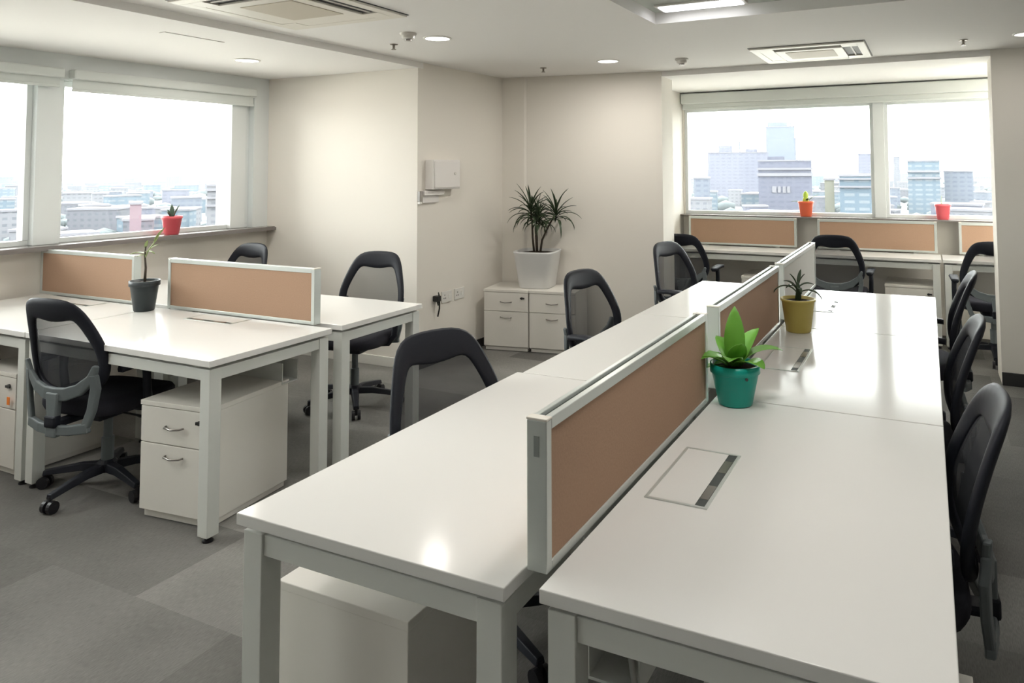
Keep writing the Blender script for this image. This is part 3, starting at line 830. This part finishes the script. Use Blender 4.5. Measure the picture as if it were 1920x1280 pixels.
obj('adaptor', nbox(.0, .05, -.05, -.001, .03, .075), 'key_black', w, .006)
bm = bmesh.new(); tube(bm, [(.025, -.03, .03), (.03, -.035, -.0), (.02, -.04, .02), (.035, -.04, .06), (.02, -.045, .10), (.04, -.04, .06), (.045, -.035, -.03), (.03, -.03, -.09)], .006, 8); obj('cable', bm, 'cable_black', w, smooth=True)

# ================================================================== CEILING ITEMS
def ac(cx, cy, s, label):
    r = thing('ceiling_air_conditioner', label, 'air conditioner', (cx, cy, H), 0, 'ceiling air conditioners')
    h = s / 2; g = h * .60
    bm = bmesh.new()
    z1 = 0; z0 = -.014
    for a in ((-h, h, -h, -g - .10), (-h, h, g + .10, h), (-h, -g - .10, -g - .10, g + .10), (g + .10, h, -g - .10, g + .10)): box(bm, *a, z0, z1)
    obj('panel', bm, 'ac_white', r, .003)
    bm = bmesh.new()
    for sx, sy in ((-1, -1), (1, -1), (1, 1), (-1, 1)): box(bm, *sorted((sx * g, sx * (g + .10))), *sorted((sy * g, sy * (g + .10))), z0, z1)
    obj('corner_panel', bm, 'ac_white', r)
    obj('air_slots', nbox(-g - .10, g + .10, -g - .10, g + .10, -.004, -.0005), 'ac_dark', r, label='dark recess behind the louvres')
    obj('gap_shade', nbox(-h - .007, h + .007, -h - .007, h + .007, -.003, -.0002), 'ac_dark', r, label='thin dark strip painted as shade around the panel')  # dark sheet stands in for the shade in the panel's edge gap
    for k in range(4):
        if k < 2: bm = nbox(-g + .005, g - .005, g + .004, g + .096, -.013, -.009)      # shut
        else:
            bm = nbox(-g + .01, g - .01, g + .05, g + .060, -.012, -.010)               # open, edge on
            bmesh.ops.rotate(bm, verts=bm.verts, cent=(0, g + .05, -.01), matrix=Matrix.Rotation(R(20), 3, 'X'))
        bmesh.ops.rotate(bm, verts=bm.verts, cent=(0, 0, 0), matrix=Matrix.Rotation(k * PI / 2, 3, 'Z'))
        obj('louvre', bm, 'ac_white' if k < 2 else 'detector', r)
    bm = bmesh.new()
    box(bm, -g, g, -g, g, -.016, -.004)
    obj('centre_frame', bm, 'ac_white', r, .003)
    gr = obj('intake_grille', nbox(-g * .72, g * .72, -g * .72, g * .72, -.019, -.016), 'ac_grille', r, .002)
    return r
ac(-2.93, 2.77, .82, 'large square ceiling air conditioner cut by the top edge of the photo')
ac(-.735, 5.585, .76, 'smaller-looking ceiling air conditioner near the back windows')

def downlight(x, y, z, label, rad=.078, e=3.2):
    r = thing('downlight', label, 'ceiling light', (x, y, z), 0, 'round ceiling downlights')
    bm = bmesh.new(); lathe(bm, [(rad + .012, 0), (rad + .012, -.004), (rad, -.008), (rad, -.001)], 32, cap=False); obj('trim_ring', bm, 'white_paint', r, smooth=True)
    bm = bmesh.new(); lathe(bm, [(rad, -.001), (rad, -.005)], 32); obj('diffuser', bm, 'lamp_on', r)
    l = bpy.data.lights.new('lamp', 'AREA'); l.shape = 'DISK'; l.size = rad * 2; l.energy = e; l.color = (1, .96, .9)
    o = bpy.data.objects.new('lamp', l); COL.objects.link(o); o.parent = r; o.location = (0, 0, -.012)
    return r
downlight(-4.40, 3.74, HA, 'round downlight in the left alcove ceiling')
downlight(-2.80, 3.84, H, 'round downlight beside the big air conditioner', e=2.2)
downlight(-2.225, 5.28, H, 'round downlight in front of the back wall', e=4.5)
downlight(.60, 5.43, H, 'round downlight cut by the right edge of the photo', e=1.2)
for x, y, w_ in ((2.3, 3.0, 'unseen fill downlight added right of the long row'), (-.4, 1.7, 'unseen fill downlight added above the viewer')):
    downlight(x, y, H, w_, e=2)  # unseen pair, added as fill over the desks

def fill_panel(x, y, label, e=1.5, z=H):  # unseen ceiling panel, added to fill the room with light
    r = thing('added_fill_light', label, 'ceiling light', (x, y, z), 0)
    obj('frame', nbox(-.30, .30, -.30, .30, -.012, 0), 'white_paint', r, .003); obj('diffuser', nbox(-.28, .28, -.28, .28, -.016, -.0125), 'lamp_on', r)
    area('fill_lamp', (0, 0, -.02), .55, .55, e, (1, .97, .93), parent=r)
fill_panel(-.25, 1.9, 'added fill light panel in the ceiling recess, outside the photo', .8, 2.445)
fill_panel(-4.4, .9, 'added fill light panel in the left alcove, outside the photo', 5, HA)
fill_panel(1.1, 6.85, 'added fill light panel in the back alcove, hidden behind the pillar', 7, HA)  # added out of sight to light the back-window desks
fill_panel(-2.3, 1.9, 'added fill light panel outside the photo, above the left aisle', 3.5)
fill_panel(2.4, 1.5, 'added fill light panel outside the photo, right of the viewer', 1.5)
fill_panel(-1.8, -2.2, 'added fill light panel outside the photo, behind the viewer on the left')
fill_panel(1.6, -2.2, 'added fill light panel outside the photo, behind the viewer on the right')
def detector(x, y, label):
    r = thing('smoke_detector', label, 'smoke detector', (x, y, H), 0, 'smoke detectors')
    bm = bmesh.new(); lathe(bm, [(.052, 0), (.052, -.010), (.040, -.016), (.038, -.032), (.030, -.038)], 24); obj('body', bm, 'detector', r)
    bm = bmesh.new(); lathe(bm, [(.022, -.0385), (.020, -.048), (.002, -.05)], 16); obj('sensor', bm, 'handle_metal', r)
detector(-2.86, 3.62, 'smoke detector between the big air conditioner and a downlight')
detector(-1.68, 5.45, 'smoke detector beside the back wall corner and the small air conditioner')
def sprinkler(x, y, label):
    r = thing('sprinkler', label, 'sprinkler', (x, y, H), 0, 'fire sprinklers')
    bm = bmesh.new(); lathe(bm, [(.028, 0), (.026, -.004), (.009, -.006), (.007, -.03)], 16); obj('stem', bm, 'brass', r)
    bm = bmesh.new(); lathe(bm, [(.016, -.034), (.016, -.037)], 16); tube(bm, [(-.007, 0, -.022), (-.008, 0, -.034)], .002, 6); tube(bm, [(.007, 0, -.022), (.008, 0, -.034)], .002, 6); obj('deflector', bm, 'brass', r)
sprinkler(-3.20, 3.90, 'fire sprinkler nearest the left alcove, beside a smoke detector')
sprinkler(-2.86, 5.40, 'fire sprinkler in front of the corner with the tall plant')
sprinkler(.238, 5.52, 'fire sprinkler to the right of the small air conditioner')
bm = bmesh.new(); box(bm, -4.06, -3.78, 2.80, 2.84, HA - .006, HA); r = obj('linear_diffuser', nbox(-.025, .025, -.20, .20, -.004, 0), 'ceiling_paint', None, .001)
r.location = (-3.93, 2.95, HA); r.rotation_euler = (0, 0, 0); tag(r, 'thin white slot diffuser in the left alcove ceiling', 'air vent'); bm.free()
# coffer light and vent
ZC = 2.445
for cx_, lab in ((-1.10, 'bright LED strip inside the ceiling recess at the top edge'), (-.3, 'unseen LED fill strip added in the ceiling recess')):
    r = thing('coffer_light', lab, 'ceiling light', (cx_, 3.93 if cx_ < -1 else .75, ZC))  # the second strip is unseen, added as fill
    obj('housing', nbox(-.245, .245, -.08, .08, -.012, 0), 'white_paint', r, .003); obj('diffuser', nbox(-.225, .225, -.062, .062, -.018, -.0125), 'led_on', r, .002)
r = thing('ceiling_vent', 'white ceiling vent with a dark rounded edge inside the recess at the top edge', 'air vent', (-.37, 3.56, ZC))
s_ = .39
obj('dark_edge', nbox(-s_, s_, -s_, s_, -.008, 0), 'ac_dark', r, .003)
bm = bmesh.new()
for a in ((-s_ + .012, s_ - .012, -s_ + .012, -s_ + .06), (-s_ + .012, s_ - .012, s_ - .06, s_ - .012), (-s_ + .012, -s_ + .06, -s_ + .06, s_ - .06), (s_ - .06, s_ - .012, -s_ + .06, s_ - .06)): box(bm, *a, -.02, -.008)
obj('frame', bm, 'coffer_paint', r, .003)
obj('grille', nbox(-s_ + .07, s_ - .07, -s_ + .07, s_ - .07, -.016, -.008), 'ac_grille', r, .003)

# ================================================================== CABLES AND SPINE UNDER THE LONG ROW
def tray(name, x0, x1, y0, y1, label):
    r = thing(name, label, 'cable tray', ((x0 + x1) / 2, (y0 + y1) / 2, .50))
    a, b = (x1 - x0) / 2, (y1 - y0) / 2
    bm = bmesh.new(); box(bm, -a, a, -b, b, 0, .006)
    if a > b: box(bm, -a, a, -b, -b + .004, .006, .10); box(bm, -a, a, b - .004, b, .006, .10)
    else: box(bm, -a, -a + .004, -b, b, .006, .10); box(bm, a - .004, a, -b, b, .006, .10)
    obj('tray_body', bm, 'frame_metal', r)
    bm = bmesh.new()
    for s in (-.8, .8):
        if a > b: box(bm, a * s - .015, a * s + .015, -.02, .02, .006, .22)
        else: box(bm, -.02, .02, b * s - .015, b * s + .015, .006, .22)
    obj('hanger', bm, 'frame_metal', r)
    return r
tray('cable_tray', -.655, -.54, 1.42, 4.9, 'grey metal cable tray hung under the right-hand desks of the long row')
tray('cable_tray', -5.0, -2.85, 2.66, 2.76, 'grey metal cable tray hung under the front desks of the left cluster')
bm = bmesh.new(); tube(bm, [(-.57, 1.40, .70), (-.56, 1.40, .64), (-.545, 1.41, .5), (-.54, 1.41, .30), (-.55, 1.42, .05), (-.55, 1.5, .008)], .006, 8)
tag(obj('cable', bm, 'cable_grey', None, smooth=True), 'thin grey cable hanging under the nearest right-hand desk', 'cable')

# ================================================================== CITY OUTSIDE
mat('bounce_concrete', (.52, .50, .46), .9, noise=(.5, .1))
struct('bounce_slab', nbox(-110, 30, 9, 105, -13, -12), 'bounce_concrete')  # unseen pale slab added below the sills to bounce skylight onto the ceilings
struct('bounce_slab_west', nbox(-110, -7, -70, 9, -13, -12), 'bounce_concrete')
GZ = -36
g = struct('ground', nbox(-9000, 9000, 20, 9000, GZ - 1, GZ), 'city_ground_mat')
g2 = struct('ground_west', nbox(-9000, -20, -6000, 20, GZ - 1, GZ), 'city_ground_mat')
def dirv(u, depth):
    """point at depth metres seen in azimuth az from the room"""
    return None
def building(az, D, wdt, top, dep, m, label, group=None, extras=()):
    """az: azimuth in degrees from +y towards -x ; D: distance ; top: height above the room floor"""
    a = R(az); x, y = -D * math.sin(a), D * math.cos(a)
    r = thing('city_building', label, 'building', (x, y, GZ), a, group)
    obj('walls', nbox(-wdt / 2, wdt / 2, 0, dep, 0, top - GZ), m, r)
    obj('roof', nbox(-wdt / 2 - .5, wdt / 2 + .5, -.5, dep + .5, top - GZ, top - GZ + 1.0), 'roof_pale', r)
    for e in extras:
        if e[0] == 'block': obj('roof_block', nbox(e[1], e[2], 2, dep * .6, top - GZ + 1, top - GZ + 1 + e[3]), m, r)
        if e[0] == 'mast':
            bm = bmesh.new(); tube(bm, [(e[1], 3, top - GZ + 1), (e[1], 3, top - GZ + 1 + e[2])], .8, 6); obj('mast', bm, m, r)
        if e[0] == 'band': obj('balcony_band', nbox(-wdt / 2 - .8, wdt / 2 + .8, -1.6, 0, e[1] - GZ, e[1] - GZ + e[2]), 'roof_pale', r)
        if e[0] == 'sign':
            for sx in e[1]: obj('sign_panel', nbox(sx[0], sx[1], -1, 0, e[2] - GZ, e[3] - GZ), 'roof_pale', r)
    return r
def azu(u):
    """azimuth of photo column u at the horizon"""
    return math.degrees(yaw - math.atan((u - 1068.7) / F_PX))
# (u0,u1,vtop,D): landmark buildings of the back windows
def B(u0, u1, v, D, dep, m, label, extras=(), group=None):
    uc = (u0 + u1) / 2; a = math.atan((uc - 1068.7) / F_PX)
    k = D * math.cos(a) / F_PX       # metres per pixel at that depth
    return building(math.degrees(yaw - a), D, (u1 - u0) * k * math.cos(a) , 1.54 + (315 - v) * k, dep, m, label, group, extras)
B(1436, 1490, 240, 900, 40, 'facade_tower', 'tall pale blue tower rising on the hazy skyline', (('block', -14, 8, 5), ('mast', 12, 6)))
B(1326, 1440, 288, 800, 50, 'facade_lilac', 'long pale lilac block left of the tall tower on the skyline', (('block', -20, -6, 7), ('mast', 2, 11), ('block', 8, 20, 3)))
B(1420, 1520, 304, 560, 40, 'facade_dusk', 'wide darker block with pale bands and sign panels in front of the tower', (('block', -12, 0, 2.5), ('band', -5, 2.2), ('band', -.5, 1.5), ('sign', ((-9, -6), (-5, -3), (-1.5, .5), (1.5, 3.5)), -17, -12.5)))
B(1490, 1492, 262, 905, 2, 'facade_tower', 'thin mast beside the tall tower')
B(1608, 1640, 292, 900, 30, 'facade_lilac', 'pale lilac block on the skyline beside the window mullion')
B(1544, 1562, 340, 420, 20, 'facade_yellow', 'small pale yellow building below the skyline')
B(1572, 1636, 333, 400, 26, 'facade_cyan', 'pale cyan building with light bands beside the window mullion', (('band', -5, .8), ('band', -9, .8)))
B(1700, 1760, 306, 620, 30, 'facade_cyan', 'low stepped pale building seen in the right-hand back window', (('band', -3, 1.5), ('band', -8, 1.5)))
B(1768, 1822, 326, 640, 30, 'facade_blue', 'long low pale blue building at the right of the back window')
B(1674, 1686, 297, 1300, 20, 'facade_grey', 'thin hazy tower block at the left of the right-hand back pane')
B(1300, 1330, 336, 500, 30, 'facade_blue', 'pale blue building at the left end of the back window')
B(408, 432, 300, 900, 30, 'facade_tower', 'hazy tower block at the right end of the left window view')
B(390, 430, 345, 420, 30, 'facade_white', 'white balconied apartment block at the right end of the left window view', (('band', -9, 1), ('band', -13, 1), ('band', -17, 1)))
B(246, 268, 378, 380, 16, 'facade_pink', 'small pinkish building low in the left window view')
fm = ['facade_white', 'facade_blue', 'facade_grey', 'facade_lilac', 'facade_cyan', 'facade_white']
TAKEN = [(o.location.x, o.location.y, max(o.children[0].dimensions[:2]) * .75 if o.children else 20) for o in bpy.data.objects if o.name.startswith('city_building')]
def free(x, y, r_):
    for a, b, c in TAKEN:
        if (a - x) ** 2 + (b - y) ** 2 < (c + r_) ** 2: return False
    TAKEN.append((x, y, r_)); return True
NAMES = {'facade_white': 'white', 'facade_blue': 'pale blue', 'facade_grey': 'light grey', 'facade_lilac': 'pale lilac', 'facade_cyan': 'pale cyan'}
def filler(u0, u1, n, d0, d1, where):
    k = 0; tries = 0
    while k < n and tries < 4000:
        tries += 1
        u = random.uniform(u0, u1); D = d0 * (d1 / d0) ** random.random()
        az = R(azu(u)); w_ = random.uniform(8, 22) * (1 + D / 3000); dp = random.uniform(8, 18)
        x, y = -D * math.sin(az), D * math.cos(az)
        if not free(x, y, max(w_, dp) * .75): continue
        top = GZ + random.uniform(7, 17) + (random.random() < .12) * random.uniform(4, 12) + D * .002
        m = random.choice(fm); dist = 'near' if D < 600 else ('middling-far' if D < 1300 else 'far')
        if where == 'back windows': zone = 'right back pane' if u > 1648 else ('left back pane, left of the tower' if u < 1463 else 'left back pane, right of the tower')
        else: zone = 'left-edge window pane' if u < 105 else ('left window, left half' if u < 280 else 'left window, right half')
        lab = 'one of the %s %s buildings in the %s' % (dist, NAMES[m], zone)
        b = building(azu(u), D, w_, top, dp, m, lab, lab[7:])
        b.rotation_euler.z += random.uniform(-.4, .4)
        k += 1
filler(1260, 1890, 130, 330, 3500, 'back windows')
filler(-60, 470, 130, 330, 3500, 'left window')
# tree canopy clumps between the buildings: uncountable
bm = bmesh.new()
for k in range(900):
    if k % 2: u = random.uniform(1270, 1880)
    else: u = random.uniform(-60, 470)
    D = 300 * (8 ** random.random()); a = R(azu(u)); rr = random.uniform(5, 10)
    if not free(-D * math.sin(a), D * math.cos(a), rr * .9): continue
    TAKEN.pop()
    c = Vector((-D * math.sin(a), D * math.cos(a), GZ + random.uniform(2, 5)))
    mt = Matrix.Translation(c) @ Matrix.Diagonal((rr, rr, rr * .6, 1))
    bmesh.ops.create_icosphere(bm, subdivisions=1, radius=1, matrix=mt)
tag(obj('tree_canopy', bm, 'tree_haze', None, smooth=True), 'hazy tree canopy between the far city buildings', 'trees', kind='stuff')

# thin haze lying over the city
m = bpy.data.materials.new('city_haze'); m.use_nodes = True; nt = m.node_tree; nt.nodes.clear()
vo = nt.nodes.new('ShaderNodeVolumeScatter'); vo.inputs['Color'].default_value = (.93, .97, 1, 1); vo.inputs['Density'].default_value = .00007
nt.links.new(vo.outputs[0], nt.nodes.new('ShaderNodeOutputMaterial').inputs['Volume']); MATS['haze'] = m
hz = tag(obj('haze_layer', box(bmesh.new(), -4500, 2500, 120, 4500, GZ + .5, 70), 'haze', None), 'thin pale haze lying over the distant city', 'haze', kind='stuff')
